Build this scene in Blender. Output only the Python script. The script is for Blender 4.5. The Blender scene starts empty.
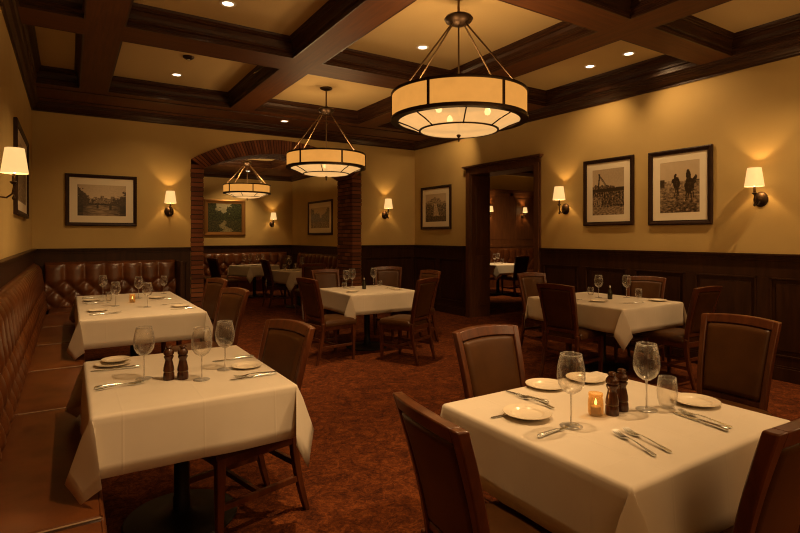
import bpy, bmesh, math, random
from math import sin, cos, pi, sqrt, atan2, hypot, radians
from mathutils import Vector, Matrix, noise
random.seed(7)
col = bpy.context.scene.collection
sc = bpy.context.scene

# ------------------------------------------------------------------ materials
def newmat(name):
    m = bpy.data.materials.new(name); m.use_nodes = True
    nt = m.node_tree; b = nt.nodes['Principled BSDF']
    return m, nt, b
def sset(b, **k):
    for n, v in k.items():
        b.inputs[n.replace('_', ' ')].default_value = v
def rgb(c): return (c[0], c[1], c[2], 1)
def coords(nt, scale=(1, 1, 1), kind='Object'):
    t = nt.nodes.new('ShaderNodeTexCoord'); m = nt.nodes.new('ShaderNodeMapping')
    nt.links.new(t.outputs[kind], m.inputs['Vector']); m.inputs['Scale'].default_value = scale
    return m.outputs['Vector']
def noise_tex(nt, vec, scale, detail=4, rough=.55, dist=0):
    n = nt.nodes.new('ShaderNodeTexNoise'); n.inputs['Scale'].default_value = scale
    n.inputs['Detail'].default_value = detail; n.inputs['Roughness'].default_value = rough
    n.inputs['Distortion'].default_value = dist
    nt.links.new(vec, n.inputs['Vector']); return n.outputs['Fac']
def ramp(nt, fac, stops):
    r = nt.nodes.new('ShaderNodeValToRGB'); nt.links.new(fac, r.inputs['Fac'])
    el = r.color_ramp.elements
    el[0].position, el[0].color = stops[0][0], rgb(stops[0][1])
    el[1].position, el[1].color = stops[-1][0], rgb(stops[-1][1])
    for p, c in stops[1:-1]:
        e = el.new(p); e.color = rgb(c)
    return r.outputs['Color']
def bump(nt, b, h, strength=.2, dist=.01):
    n = nt.nodes.new('ShaderNodeBump'); n.inputs['Strength'].default_value = strength
    n.inputs['Distance'].default_value = dist
    nt.links.new(h, n.inputs['Height']); nt.links.new(n.outputs['Normal'], b.inputs['Normal'])
M = {}
def wood(name, dark, light, scale=(30, 3, 30), rough=.38, gscale=1.6, bmp=.08):
    m, nt, b = newmat(name)
    v = coords(nt, scale)
    f = noise_tex(nt, v, gscale, 6, .6, .6)
    nt.links.new(ramp(nt, f, [(.3, dark), (.7, light)]), b.inputs['Base Color'])
    sset(b, Roughness=rough); bump(nt, b, f, bmp, .003)
    M[name] = m
wood('beam_y', (.075, .026, .010), (.125, .042, .009), (22, 1.2, 22), .6)
wood('beam_x', (.075, .026, .010), (.125, .042, .009), (1.2, 22, 22), .6)
wood('mould', (.024, .009, .004), (.055, .021, .008), (3, 3, 30), .42)
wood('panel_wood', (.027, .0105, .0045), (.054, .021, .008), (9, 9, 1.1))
wood('door_wood', (.070, .025, .010), (.13, .05, .019), (14, 14, 1.2), .33)
wood('chair_wood', (.050, .013, .005), (.125, .036, .011), (12, 12, 3), .28)
wood('mill_wood', (.032, .010, .004), (.085, .028, .011), (40, 40, 9), .2)
wood('frame_wood', (.020, .008, .004), (.042, .018, .008), (9, 9, 9), .5)
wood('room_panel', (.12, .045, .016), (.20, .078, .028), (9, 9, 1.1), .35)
for k_ in ('beam_x', 'beam_y', 'mould'): M[k_].node_tree.nodes['Principled BSDF'].inputs['Specular IOR Level'].default_value = .25
M['panel_wood'].node_tree.nodes['Principled BSDF'].inputs['Specular IOR Level'].default_value = .22
M['frame_wood'].node_tree.nodes['Principled BSDF'].inputs['Specular IOR Level'].default_value = .25
m, nt, b = newmat('plaster'); v = coords(nt)
f = noise_tex(nt, v, 1.3, 3); g = noise_tex(nt, v, 90, 3)
nt.links.new(ramp(nt, f, [(.3, (.53, .365, .128)), (.7, (.60, .425, .155))]), b.inputs['Base Color'])
sset(b, Roughness=.8); bump(nt, b, g, .25, .004); M['plaster'] = m
m, nt, b = newmat('ceiling_plaster'); v = coords(nt); g = noise_tex(nt, v, 60, 3)
sset(b, Roughness=.85); b.inputs['Base Color'].default_value = (.55, .41, .19, 1); bump(nt, b, g, .3, .004); M['ceil'] = m
m, nt, b = newmat('carpet'); v = coords(nt)
a = noise_tex(nt, v, 8, 7, .74, 1.2); g = noise_tex(nt, v, 160, 2)
v2 = coords(nt, (1, 1, 1)); c2 = noise_tex(nt, v2, 30, 5, .75, 1.5)
mx = nt.nodes.new('ShaderNodeMath'); mx.operation = 'ADD'; nt.links.new(a, mx.inputs[0]); nt.links.new(c2, mx.inputs[1])
hf = nt.nodes.new('ShaderNodeMath'); hf.operation = 'MULTIPLY'; hf.inputs[1].default_value = .5; nt.links.new(mx.outputs[0], hf.inputs[0])
nt.links.new(ramp(nt, hf.outputs[0], [(.40, (.045, .011, .004)), (.5, (.115, .028, .007)), (.60, (.23, .062, .014))]), b.inputs['Base Color'])
sset(b, Roughness=.95); b.inputs['Specular IOR Level'].default_value = .15; bump(nt, b, g, .6, .006); M['carpet'] = m
def leather(name, c1, c2, rough=.33):
    m, nt, b = newmat(name); v = coords(nt)
    f = noise_tex(nt, v, 5, 5, .6); g = noise_tex(nt, v, 140, 3)
    nt.links.new(ramp(nt, f, [(.3, c1), (.72, c2)]), b.inputs['Base Color'])
    sset(b, Roughness=rough); bump(nt, b, g, .12, .002); M[name] = m
leather('booth_leather', (.080, .024, .007), (.16, .050, .013), .29)
leather('chair_leather', (.046, .017, .0045), (.080, .031, .008), .36)
M['chair_leather'].node_tree.nodes['Principled BSDF'].inputs['Specular IOR Level'].default_value = .2
m, nt, b = newmat('linen'); v = coords(nt); f = noise_tex(nt, v, 4, 3); g = noise_tex(nt, v, 400, 2)
nt.links.new(ramp(nt, f, [(.3, (.62, .54, .43)), (.7, (.67, .59, .48))]), b.inputs['Base Color'])
sset(b, Roughness=.85)
sx = nt.nodes.new('ShaderNodeSeparateXYZ'); nt.links.new(v, sx.inputs[0]); acc = g
for ax in ('X', 'Y'):
    pp = nt.nodes.new('ShaderNodeMath'); pp.operation = 'PINGPONG'; pp.inputs[1].default_value = .155; nt.links.new(sx.outputs[ax], pp.inputs[0])
    m1 = nt.nodes.new('ShaderNodeMapRange'); m1.inputs['From Max'].default_value = .006; m1.inputs['To Min'].default_value = 5; m1.inputs['To Max'].default_value = 0
    nt.links.new(pp.outputs[0], m1.inputs['Value']); ad = nt.nodes.new('ShaderNodeMath'); nt.links.new(acc, ad.inputs[0]); nt.links.new(m1.outputs['Result'], ad.inputs[1]); acc = ad.outputs[0]
bump(nt, b, acc, .12, .001); M['linen'] = m
def plain(name, c, rough=.5, metal=0, **k):
    m, nt, b = newmat(name); b.inputs['Base Color'].default_value = rgb(c)
    sset(b, Roughness=rough, Metallic=metal)
    v = coords(nt); g = noise_tex(nt, v, 30, 2); bump(nt, b, g, .04, .001)
    for n, x in k.items(): b.inputs[n.replace('_', ' ')].default_value = x
    M[name] = m
plain('china', (.78, .68, .53), .22)
plain('steel', (.86, .92, .94), .22, 1)
plain('bronze', (.045, .026, .013), .4, .8)
plain('brass_rod', (.17, .11, .055), .38, .9)
plain('black_iron', (.012, .010, .009), .45, .5)
plain('piping', (.24, .15, .08), .4)
plain('mat_board', (.90, .79, .58), .8)
plain('gold', (.30, .15, .045), .35, .7)
plain('mortar', (.035, .018, .010), .9)
plain('wax', (.40, .27, .11), .5)
plain('oil', (.03, .025, .012), .1)
plain('white_trim', (.75, .7, .6), .5)
m, nt, b = newmat('brick'); v = coords(nt)
f = noise_tex(nt, v, 6, 5, .7); g = noise_tex(nt, v, 45, 4)
oi = nt.nodes.new('ShaderNodeNewGeometry')
nt.links.new(ramp(nt, oi.outputs['Random Per Island'], [(0, (.11, .034, .014)), (.5, (.20, .065, .025)), (1, (.30, .11, .042))]), b.inputs['Base Color'])
sset(b, Roughness=.9); bump(nt, b, g, .7, .008); M['brick'] = m
def emis(name, c, s, base=(.5, .4, .25), transp=0):
    m, nt, b = newmat(name)
    b.inputs['Base Color'].default_value = rgb(base); b.inputs['Emission Color'].default_value = rgb(c)
    b.inputs['Emission Strength'].default_value = s; sset(b, Roughness=.5)
    f = noise_tex(nt, coords(nt), 7, 3)
    mr = nt.nodes.new('ShaderNodeMapRange'); nt.links.new(f, mr.inputs['Value'])
    mr.inputs['To Min'].default_value = .85 * s; mr.inputs['To Max'].default_value = 1.15 * s
    nt.links.new(mr.outputs['Result'], b.inputs['Emission Strength'])
    if transp:
        t = nt.nodes.new('ShaderNodeBsdfTransparent'); t.inputs['Color'].default_value = (1, .85, .6, 1)
        mi = nt.nodes.new('ShaderNodeMixShader'); mi.inputs[0].default_value = transp
        nt.links.new(b.outputs[0], mi.inputs[1]); nt.links.new(t.outputs[0], mi.inputs[2])
        nt.links.new(mi.outputs[0], nt.nodes['Material Output'].inputs['Surface'])
    M[name] = m
emis('shade_panel', (1, .405, .072), .72, (.06, .03, .01))
emis('bowl_glass', (1, .55, .19), .85, (.12, .07, .03), transp=.15)
emis('sconce_shade', (1, .60, .22), 1.0, (.4, .3, .15))
emis('bulb', (1, .75, .42), 6)
emis('can_lens', (1, .80, .55), 5)
emis('flame', (1, .62, .2), 8)
emis('votive_glass', (1, .55, .16), .14, (.3, .2, .08), transp=.75)
def glass(name, lo, hi, power, diff):
    m, nt, b = newmat(name)
    nt.nodes.remove(b)
    tr = nt.nodes.new('ShaderNodeBsdfTransparent'); tr.inputs['Color'].default_value = (.98, .97, .95, 1)
    gl = nt.nodes.new('ShaderNodeBsdfGlossy'); gl.inputs['Roughness'].default_value = .12
    lw = nt.nodes.new('ShaderNodeLayerWeight'); lw.inputs['Blend'].default_value = .42
    mr = nt.nodes.new('ShaderNodeMapRange'); mr.inputs['To Min'].default_value = lo; mr.inputs['To Max'].default_value = hi
    nt.links.new(lw.outputs['Facing'], mr.inputs['Value'])
    pw = nt.nodes.new('ShaderNodeMath'); pw.operation = 'POWER'; pw.inputs[1].default_value = power
    nt.links.new(mr.outputs['Result'], pw.inputs[0])
    df = nt.nodes.new('ShaderNodeBsdfTranslucent'); df.inputs['Color'].default_value = (1, .98, .94, 1)
    d2 = nt.nodes.new('ShaderNodeBsdfDiffuse'); d2.inputs['Color'].default_value = (1, .98, .94, 1)
    m3 = nt.nodes.new('ShaderNodeMixShader'); nt.links.new(df.outputs[0], m3.inputs[1]); nt.links.new(d2.outputs[0], m3.inputs[2])
    m2 = nt.nodes.new('ShaderNodeMixShader'); m2.inputs[0].default_value = diff  # white diffuse share stands in for lamp highlights on the glass edges
    nt.links.new(gl.outputs[0], m2.inputs[1]); nt.links.new(m3.outputs[0], m2.inputs[2])
    mi = nt.nodes.new('ShaderNodeMixShader'); nt.links.new(pw.outputs[0], mi.inputs[0])
    nt.links.new(tr.outputs[0], mi.inputs[1]); nt.links.new(m2.outputs[0], mi.inputs[2])
    nt.links.new(mi.outputs[0], nt.nodes['Material Output'].inputs['Surface']); M[name] = m
glass('glass', .33, 1, 3.0, .3)
glass('glass_glint', .55, 1, 1.6, .4)  # whiter copy of the glass, highlights of rims and stems put into its colour
m, nt, b = newmat('printed_picture')
at = nt.nodes.new('ShaderNodeAttribute'); at.attribute_name = 'Col'
nt.links.new(at.outputs['Color'], b.inputs['Base Color']); sset(b, Roughness=.35); M['print'] = m

# ------------------------------------------------------------------ mesh builder
class MB:
    def __init__(s): s.v = []; s.f = []
    def add(s, vs, fs):
        o = len(s.v); s.v += [tuple(p) for p in vs]; s.f += [tuple(i + o for i in f) for f in fs]; return s
    def box(s, x0, x1, y0, y1, z0, z1, mat=None):
        vs = [Vector(p) for p in ((x0, y0, z0), (x1, y0, z0), (x1, y1, z0), (x0, y1, z0), (x0, y0, z1), (x1, y0, z1), (x1, y1, z1), (x0, y1, z1))]
        if mat: vs = [mat @ p for p in vs]
        return s.add(vs, [(0, 3, 2, 1), (4, 5, 6, 7), (0, 1, 5, 4), (1, 2, 6, 5), (2, 3, 7, 6), (3, 0, 4, 7)])
    def lathe(s, prof, n=24, c=(0, 0, 0), closed=False):
        vs = []; fs = []; k = len(prof)
        for i in range(n):
            a = 2 * pi * i / n
            for r, z in prof: vs.append((c[0] + r * cos(a), c[1] + r * sin(a), c[2] + z))
        for i in range(n):
            j = (i + 1) % n
            for q in range(k - 1 + (1 if closed else 0)):
                q2 = (q + 1) % k
                fs.append((i * k + q, j * k + q, j * k + q2, i * k + q2))
        return s.add(vs, fs)
    def tube(s, path, r, n=8, rs=None):
        path = [Vector(p) for p in path]; vs = []; fs = []
        for i, p in enumerate(path):
            t = (path[min(i + 1, len(path) - 1)] - path[max(i - 1, 0)]).normalized()
            u = t.orthogonal().normalized() if i == 0 else (u - t * u.dot(t)).normalized()
            w = t.cross(u); rr = rs[i] if rs else r
            for k in range(n):
                a = 2 * pi * k / n; vs.append(p + (u * cos(a) + w * sin(a)) * rr)
        for i in range(len(path) - 1):
            for k in range(n):
                k2 = (k + 1) % n; fs.append((i * n + k, i * n + k2, (i + 1) * n + k2, (i + 1) * n + k))
        fs.append(tuple(range(n))[::-1]); fs.append(tuple((len(path) - 1) * n + k for k in range(n)))
        return s.add(vs, fs)
    def bar(s, path, w, d):
        # square section along a mostly vertical path; w along x, d along y (lists or numbers)
        vs = []; fs = []; L = len(path)
        for i, p in enumerate(path):
            a = (w[i] if isinstance(w, (list, tuple)) else w) / 2; c = (d[i] if isinstance(d, (list, tuple)) else d) / 2
            vs += [(p[0] - a, p[1] - c, p[2]), (p[0] + a, p[1] - c, p[2]), (p[0] + a, p[1] + c, p[2]), (p[0] - a, p[1] + c, p[2])]
        for i in range(L - 1):
            for k in range(4):
                k2 = (k + 1) % 4; fs.append((i * 4 + k, i * 4 + k2, i * 4 + 4 + k2, i * 4 + 4 + k))
        fs.append((3, 2, 1, 0)); fs.append((L * 4 - 4, L * 4 - 3, L * 4 - 2, L * 4 - 1))
        return s.add(vs, fs)
    def slab(s, S, s0, s1, t0, t1, front, back, ns, nt):
        # closed slab around the surface S(s,t); front/back = offset functions along +y / -y
        vs = []; fs = []; W = nt + 1
        for side in (1, -1):
            for i in range(ns + 1):
                for j in range(nt + 1):
                    a = i / ns; c = j / nt; p = Vector(S(s0 + (s1 - s0) * a, t0 + (t1 - t0) * c))
                    p.y += front(a, c) if side == 1 else -back(a, c); vs.append(p)
        N = (ns + 1) * W
        for i in range(ns):
            for j in range(nt):
                q = (i * W + j, (i + 1) * W + j, (i + 1) * W + j + 1, i * W + j + 1)
                fs.append(q[::-1]); fs.append(tuple(x + N for x in q))
        ring = [i * W for i in range(ns)] + [ns * W + j for j in range(nt)] + [i * W + nt for i in range(ns, 0, -1)] + [j for j in range(nt, 0, -1)]
        for k in range(len(ring)):
            a, c = ring[k], ring[(k + 1) % len(ring)]; fs.append((a, c, c + N, a + N))
        return s.add(vs, fs)
    def build(s, name, mat, parent=None, smooth=False, bevel=0, solid=0, loc=None):
        me = bpy.data.meshes.new(name); me.from_pydata(s.v, [], s.f); me.validate(); me.update()
        if mat: me.materials.append(M[mat] if isinstance(mat, str) else mat)
        o = bpy.data.objects.new(name, me); col.objects.link(o)
        if parent: o.parent = parent
        if loc: o.location = loc
        if smooth:
            for p in me.polygons: p.use_smooth = True
            if smooth != 'all': me.set_sharp_from_angle(angle=radians(40))
        if bevel:
            md = o.modifiers.new('bevel', 'BEVEL'); md.width = bevel; md.segments = 2; md.limit_method = 'ANGLE'
        if solid:
            md = o.modifiers.new('solid', 'SOLIDIFY'); md.thickness = solid; md.offset = 0
        return o
def tag(o, label=None, cat=None, group=None, kind=None):
    if label: o['label'] = label
    if cat: o['category'] = cat
    if group: o['group'] = group
    if kind: o['kind'] = kind
    return o
def empty(name, loc=(0, 0, 0), rz=0, label=None, cat=None, group=None):
    o = bpy.data.objects.new(name, None); col.objects.link(o); o.empty_display_size = .1
    o.location = loc; o.rotation_euler = (0, 0, rz); return tag(o, label, cat, group)
KIDS = {}
def copy_tree(o, parent=None):
    c = o.copy(); col.objects.link(c)
    if parent: c.parent = parent
    for ch in [x for x in ALLCH(o)]: copy_tree(ch, c)
    return c
def ALLCH(o): return list(o.children)
PROTO = {}
GROUPS = {'wine glass': 'wine glasses on the tables', 'tumbler': 'tumblers on the tables', 'plate': 'side plates on the tables', 'pepper mill': 'wooden pepper mills',
          'knife': 'knives on the tables', 'fork': 'forks on the tables', 'bottle': 'sauce bottles', 'candle holder': 'votive candles', 'chair': 'dining chairs around the tables',
          'wall lamp': 'shaded wall sconces', 'ceiling light': 'recessed ceiling lights'}
def place(maker, loc, rz, label, group=None, cat=None):
    key = maker.__name__
    if key not in PROTO: o = PROTO[key] = maker()
    else: o = copy_tree(PROTO[key])
    o.location = loc; o.rotation_euler = (0, 0, rz)
    group = group or GROUPS.get(cat)
    tag(o, label, cat, group)
    if not group and 'group' in o: del o['group']
    return o
def struct(mb, name, mat, **k):
    o = mb.build(name, mat, **k); o['kind'] = 'structure'; return o

# ------------------------------------------------------------------ room constants
XL, XR, YB, YF = -.45, 6.05, 9.0, -2.7
ZB, ZC, ZCR = 3.34, 3.55, 3.22

struct(MB().box(-.75, 14, YF - .3, 14.5, -.1, 0), 'floor', 'carpet')
struct(MB().box(-.75, XR + .1, YF - .2, YB + .2, ZC, ZC + .1), 'ceiling', 'ceil')
struct(MB().box(XL - .2, XL, YF, 14.4, 0, 3.9), 'wall_left', 'plaster')
struct(MB().box(XL, XR, YF - .2, YF, 0, 3.6), 'wall_front', 'plaster')
# right wall with the doorway (Y 5.68..7.2, to z 2.56)
D0, D1, DZ = 5.68, 7.20, 2.55
mb = MB().box(XR, XR + .41, YF, D0, 0, 3.6).box(XR, XR + .41, D1, YB + .65, 0, 3.6).box(XR, XR + .41, D0, D1, DZ, 3.6)
struct(mb, 'wall_right', 'plaster')
# back wall with brick arch
def arc(x, cx, hw, zs, zt):
    h = zt - zs; R = (hw * hw + h * h) / (2 * h); return zt - R + sqrt(max(0, R * R - (x - cx) ** 2))
AX, HO, HI = 3.23, 1.56, 1.37
def zo(x): return arc(x, AX, HO, 2.70, 3.15)
def zi(x): return arc(x, AX, HI, 2.56, 2.90)
mb = MB().box(XL, AX - HO, YB, 9.65, 0, 3.6).box(AX + HO, XR + .02, YB, 9.65, 0, 3.6)
N = 24
for i in range(N):
    x0 = AX - HO + 2 * HO * i / N; x1 = AX - HO + 2 * HO * (i + 1) / N; a, c = zo(x0), zo(x1)
    mb.add([(x0, YB, a), (x1, YB, c), (x1, YB, 3.6), (x0, YB, 3.6), (x0, 9.65, a), (x1, 9.65, c), (x1, 9.65, 3.6), (x0, 9.65, 3.6)],
           [(0, 1, 2, 3), (5, 4, 7, 6), (4, 5, 1, 0), (3, 2, 6, 7)])
struct(mb, 'wall_back', 'plaster')
# brick piers and arch ring
def pier(x0, x1, name):
    core = MB().box(x0 + .006, x1 - .006, YB - .012, 9.645, 0, 2.58)
    core = struct(core, name, 'mortar')
    mb = MB(); z = 0; k = 0; rnd = random.Random(int(x0 * 100))
    while z < 2.56:
        cuts = [0, .22, .44, .67] if k % 2 else [0, .11, .33, .55, .67]
        for q in range(len(cuts) - 1):
            j = rnd.uniform(0, .008); g = .007
            mb.box(x0 - j, x1 + j, YB - .02 + cuts[q] + g - (j if q == 0 else 0), YB - .02 + cuts[q + 1] - g, z + g, z + .074 - g)
        z += .075; k += 1
    mb.build('bricks', 'brick', core)
pier(AX - HO, AX - HI, 'wall_pier_left'); pier(AX + HI, AX + HO, 'wall_pier_right')
mb = MB(); n = 62
R = .0
def pt(t, outer):
    x = (AX - HO + 2 * HO * t) if outer else (AX - HI + 2 * HI * t)
    return x, (zo(x) if outer else zi(x))
rnd = random.Random(3)
for i in range(n):
    for (ya, yb) in ((YB - .03, YB + .2), (YB + .21, YB + .43), (YB + .44, 9.66)):
        g = .1 / n; t0, t1 = i / n + g * 1.3, (i + 1) / n - g * 1.3; j = rnd.uniform(0, .01)
        a, c, d, e = pt(t0, 0), pt(t1, 0), pt(t1, 1), pt(t0, 1)
        y0 = ya - j
        mb.add([(a[0], y0, a[1]), (c[0], y0, c[1]), (d[0], y0, d[1]), (e[0], y0, e[1]), (a[0], yb, a[1]), (c[0], yb, c[1]), (d[0], yb, d[1]), (e[0], yb, e[1])],
               [(0, 1, 2, 3), (7, 6, 5, 4), (1, 0, 4, 5), (2, 1, 5, 6), (3, 2, 6, 7), (0, 3, 7, 4)])
struct(mb, 'trim_arch', 'brick')
mb = MB()
for i in range(n):
    a, c, d, e = pt(i / n, 0), pt((i + 1) / n, 0), pt((i + 1) / n, 1), pt(i / n, 1)
    y0, yb, u = YB - .015, 9.65, .006
    mb.add([(a[0], y0, a[1] + u), (c[0], y0, c[1] + u), (d[0], y0, d[1]), (e[0], y0, e[1]), (a[0], yb, a[1] + u), (c[0], yb, c[1] + u)],
           [(0, 1, 2, 3), (0, 4, 5, 1)])
struct(mb, 'trim_mortar', 'mortar')

# ------------------------------------------------------------------ coffered ceiling
CX = [(-.36, .12), (.42, 2.02), (2.34, 4.14), (4.48, 5.88)]
CY = [(-2.55, .27), (.59, 2.79), (3.11, 5.32), (5.72, 7.86)]
for (a, c) in ((.12, .42), (2.02, 2.34), (4.14, 4.48)):
    struct(MB().box(a, c, YF, YB, ZB, ZC + .02), 'trim_beam', 'beam_y')
for (a, c) in ((.27, .59), (2.79, 3.11), (5.32, 5.72)):
    for (x0, x1) in CX:
        struct(MB().box(x0, x1, a, c, ZB, ZC + .02), 'trim_crossbeam', 'beam_x')
struct(MB().box(XL, XL + .09, YF, YB, ZB, ZC + .02), 'trim_border', 'beam_y')
struct(MB().box(5.88, XR, YF, YB, ZB, ZC + .02), 'trim_border', 'beam_y')
for (x0, x1) in CX: struct(MB().box(x0, x1, 7.86, YB, ZB, ZC + .02), 'trim_border', 'beam_x')
struct(MB().box(XL, XR, YF, CY[0][0], ZB, ZC + .02), 'trim_border', 'beam_x')
PROF = [(.0, 0), (.014, .0), (.014, .022), (.004, .03), (.004, .05), (.026, .06), (.026, .078), (.014, .086), (.02, .12), (.04, .15), (.036, .158), (.05, .168), (.05, .182), (.06, .19), (.068, .215)]
def ring(x0, x1, y0, y1, z, prof, name, mat='mould'):
    mb = MB(); vs = []; fs = []; k = len(prof)
    for (sx, sy) in ((0, 0), (1, 0), (1, 1), (0, 1)):
        for o, h in prof:
            vs.append((x0 + o if not sx else x1 - o, y0 + o if not sy else y1 - o, z + h))
    for c in range(4):
        d = (c + 1) % 4
        for q in range(k - 1): fs.append((c * k + q, c * k + q + 1, d * k + q + 1, d * k + q))
    mb.add(vs, fs); return struct(mb, name, mat)
for (x0, x1) in CX:
    for (y0, y1) in CY: ring(x0, x1, y0, y1, ZB - .001, PROF, 'trim_coffer')
def crown_run(p0, p1, inward, z, name='trim_crown', prof=None, mat='mould'):
    prof = prof or [(0, 0), (.016, 0), (.016, .018), (.03, .03), (.05, .034), (.075, .05), (.095, .07), (.1, .082), (.12, .084), (.128, .1), (.15, .104), (.158, .122), (.17, .124)]
    mb = MB(); vs = []; k = len(prof)
    for p in (p0, p1):
        for o, h in prof: vs.append((p[0] + inward[0] * o, p[1] + inward[1] * o, z + h))
    mb.add(vs, [(q, q + 1, k + q + 1, k + q) for q in range(k - 1)] ); return struct(mb, name, mat)
crown_run((XL, YB), (XR, YB), (0, -1), ZCR); crown_run((XR, YF), (XR, YB), (-1, 0), ZCR)
crown_run((XL, YF), (XL, YB), (1, 0), ZCR, prof=[(0, 0), (.012, 0), (.02, .03), (.05, .05), (.07, .09), (.085, .1), (.09, .12)])
# fine mouldings along the wide soffit in front of the back wall
for y in (8.02, 8.62):
    struct(MB().box(XL + .1, 5.9, y, y + .03, ZB - .014, ZB + .005), 'trim_bead', 'mould', bevel=.006)

# ------------------------------------------------------------------ wainscot
def wainscot(p0, p1, n, name, ztop=1.27, npan=None, mat='panel_wood', z0=0, cap=True):
    # p0->p1 along the wall, n = unit vector into the room
    L = hypot(p1[0] - p0[0], p1[1] - p0[1]); d = ((p1[0] - p0[0]) / L, (p1[1] - p0[1]) / L)
    T = Matrix(((d[0], n[0], 0, p0[0]), (d[1], n[1], 0, p0[1]), (0, 0, 1, 0), (0, 0, 0, 1)))
    mb = MB(); npan = npan or max(1, round(L / .78)); w = L / npan
    B = lambda a, b_, c, e, f, g: mb.box(a, b_, c, e, f, g, T)
    B(0, L, 0, .012, z0, ztop - .02)
    if z0 < .1: B(0, L, .0, .038, 0, .13); B(0, L, .0, .03, .13, .15)
    B(0, L, .0, .026, .15, .24); B(0, L, .0, .026, ztop - .24, ztop - .03)
    for i in range(npan + 1):
        c = i * w; B(max(0, c - .06), min(L, c + .06), .0, .026, .24, ztop - .24)
    for i in range(npan):
        a, e = i * w + .06, (i + 1) * w - .06
        for (u0, u1, f0, f1) in ((a, e, .24, .258), (a, e, ztop - .258, ztop - .24), (a, a + .018, .24, ztop - .24), (e - .018, e, .24, ztop - .24)):
            B(u0, u1, 0, .034, f0, f1)
        B(a + .055, e - .055, 0, .022, .30, ztop - .30)
    if cap:
        B(0, L, 0, .045, ztop - .045, ztop - .02); B(0, L, 0, .06, ztop - .02, ztop); B(0, L, 0, .034, ztop - .075, ztop - .045)
    return struct(mb, name, mat, bevel=.003)
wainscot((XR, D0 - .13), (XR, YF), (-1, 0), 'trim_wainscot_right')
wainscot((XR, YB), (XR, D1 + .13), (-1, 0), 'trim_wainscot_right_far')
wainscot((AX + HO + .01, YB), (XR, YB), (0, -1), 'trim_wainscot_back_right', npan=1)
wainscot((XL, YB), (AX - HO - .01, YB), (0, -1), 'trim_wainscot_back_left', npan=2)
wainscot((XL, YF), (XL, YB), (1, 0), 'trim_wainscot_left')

# ------------------------------------------------------------------ doorway casing
mb = MB()
for (a, c) in ((D0 - .12, D0 + .012), (D1 - .012, D1 + .12)):
    mb.box(XR - .03, XR + .01, a, c, 0, DZ + .02)
    mb.box(XR - .045, XR, a + .02, c - .02, 0, DZ + .02)
mb.box(XR - .03, XR + .01, D0 - .12, D1 + .12, DZ - .01, DZ + .09); mb.box(XR - .06, XR + .01, D0 - .14, D1 + .14, DZ + .09, DZ + .115)
mb.box(XR - .085, XR + .01, D0 - .165, D1 + .165, DZ + .115, DZ + .14)
mb.box(XR - .005, XR + .43, D0, D0 + .02, 0, DZ); mb.box(XR - .005, XR + .43, D1 - .02, D1, 0, DZ); mb.box(XR - .005, XR + .43, D0, D1, DZ - .02, DZ)
for y, s in ((D0 + .02, 1), (D1 - .02, -1)):
    for (z0, z1) in ((.2, 1.1), (1.25, 2.35)):
        mb.box(XR + .09, XR + .36, min(y, y + s * .012), max(y, y + s * .012), z0, z1)
struct(mb, 'door_1', 'door_wood', bevel=.004)

# ------------------------------------------------------------------ room behind the arch
Y2, X2 = 14.2, 5.36
struct(MB().box(XL - .2, X2 + .2, Y2, Y2 + .2, 0, 3.5), 'wall_inner_back', 'plaster')
struct(MB().box(X2, X2 + .2, 9.65, Y2, 0, 3.5), 'wall_inner_right', 'plaster')
struct(MB().box(XL, X2, 9.65, Y2, 3.27, 3.37), 'ceiling_inner', 'ceil')
for (a, c) in ((2.05, 2.35), (4.2, 4.5)): struct(MB().box(a, c, 9.65, Y2, 3.1, 3.3), 'trim_beam', 'beam_y')
for (a, c) in ((10.3, 10.6), (12.5, 13.0)): struct(MB().box(XL, X2, a, c, 3.102, 3.3), 'trim_crossbeam', 'beam_x')
struct(MB().box(XL, X2, 13.0, Y2, 3.11, 3.3), 'trim_border', 'beam_x')
ring(2.35, 4.2, 10.6, 12.5, 3.099, [(o, h * .75) for o, h in PROF], 'trim_coffer')
crown_run((XL, Y2), (X2, Y2), (0, -1), 2.99); crown_run((X2, 9.65), (X2, Y2), (-1, 0), 2.99)
wainscot((XL, Y2), (X2, Y2), (0, -1), 'trim_wainscot_inner_back', 1.2)
wainscot((X2, Y2), (X2, 9.65), (-1, 0), 'trim_wainscot_inner_right', 1.2)
# ------------------------------------------------------------------ room behind the doorway
struct(MB().box(6.46, 13.8, 11.7, 11.9, 0, 3.4), 'wall_side_room_back', 'plaster')
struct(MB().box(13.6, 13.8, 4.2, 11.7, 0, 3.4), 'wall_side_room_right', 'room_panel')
struct(MB().box(6.5, 13.8, 4.0, 4.2, 0, 3.4), 'wall_side_room_front', 'plaster')
struct(MB().box(6.3, 13.8, 4.0, 11.9, 3.3, 3.4), 'ceiling_side_room', 'ceil')
struct(MB().box(6.5, 13.6, 9.9, 10.5, 3.12, 3.32), 'trim_crossbeam', 'beam_x')
T = [(6.5, 11.7), (13.6, 11.7)]
mb = MB().box(6.5, 13.6, 11.68, 11.7, 0, 2.8).box(6.5, 13.6, 11.63, 11.7, 2.76, 2.85).box(6.5, 13.6, 11.655, 11.7, 1.12, 1.2)
x = 6.6
while x < 13.4:
    mb.box(x - .06, x + .06, 11.665, 11.7, 1.2, 2.78); mb.box(x + .18, x + 1.02, 11.67, 11.7, 1.34, 2.6); x += 1.2
mb.box(6.5, 13.6, 11.665, 11.7, 2.66, 2.76)
struct(mb, 'trim_side_room_panelling', 'room_panel', bevel=.004)

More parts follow.
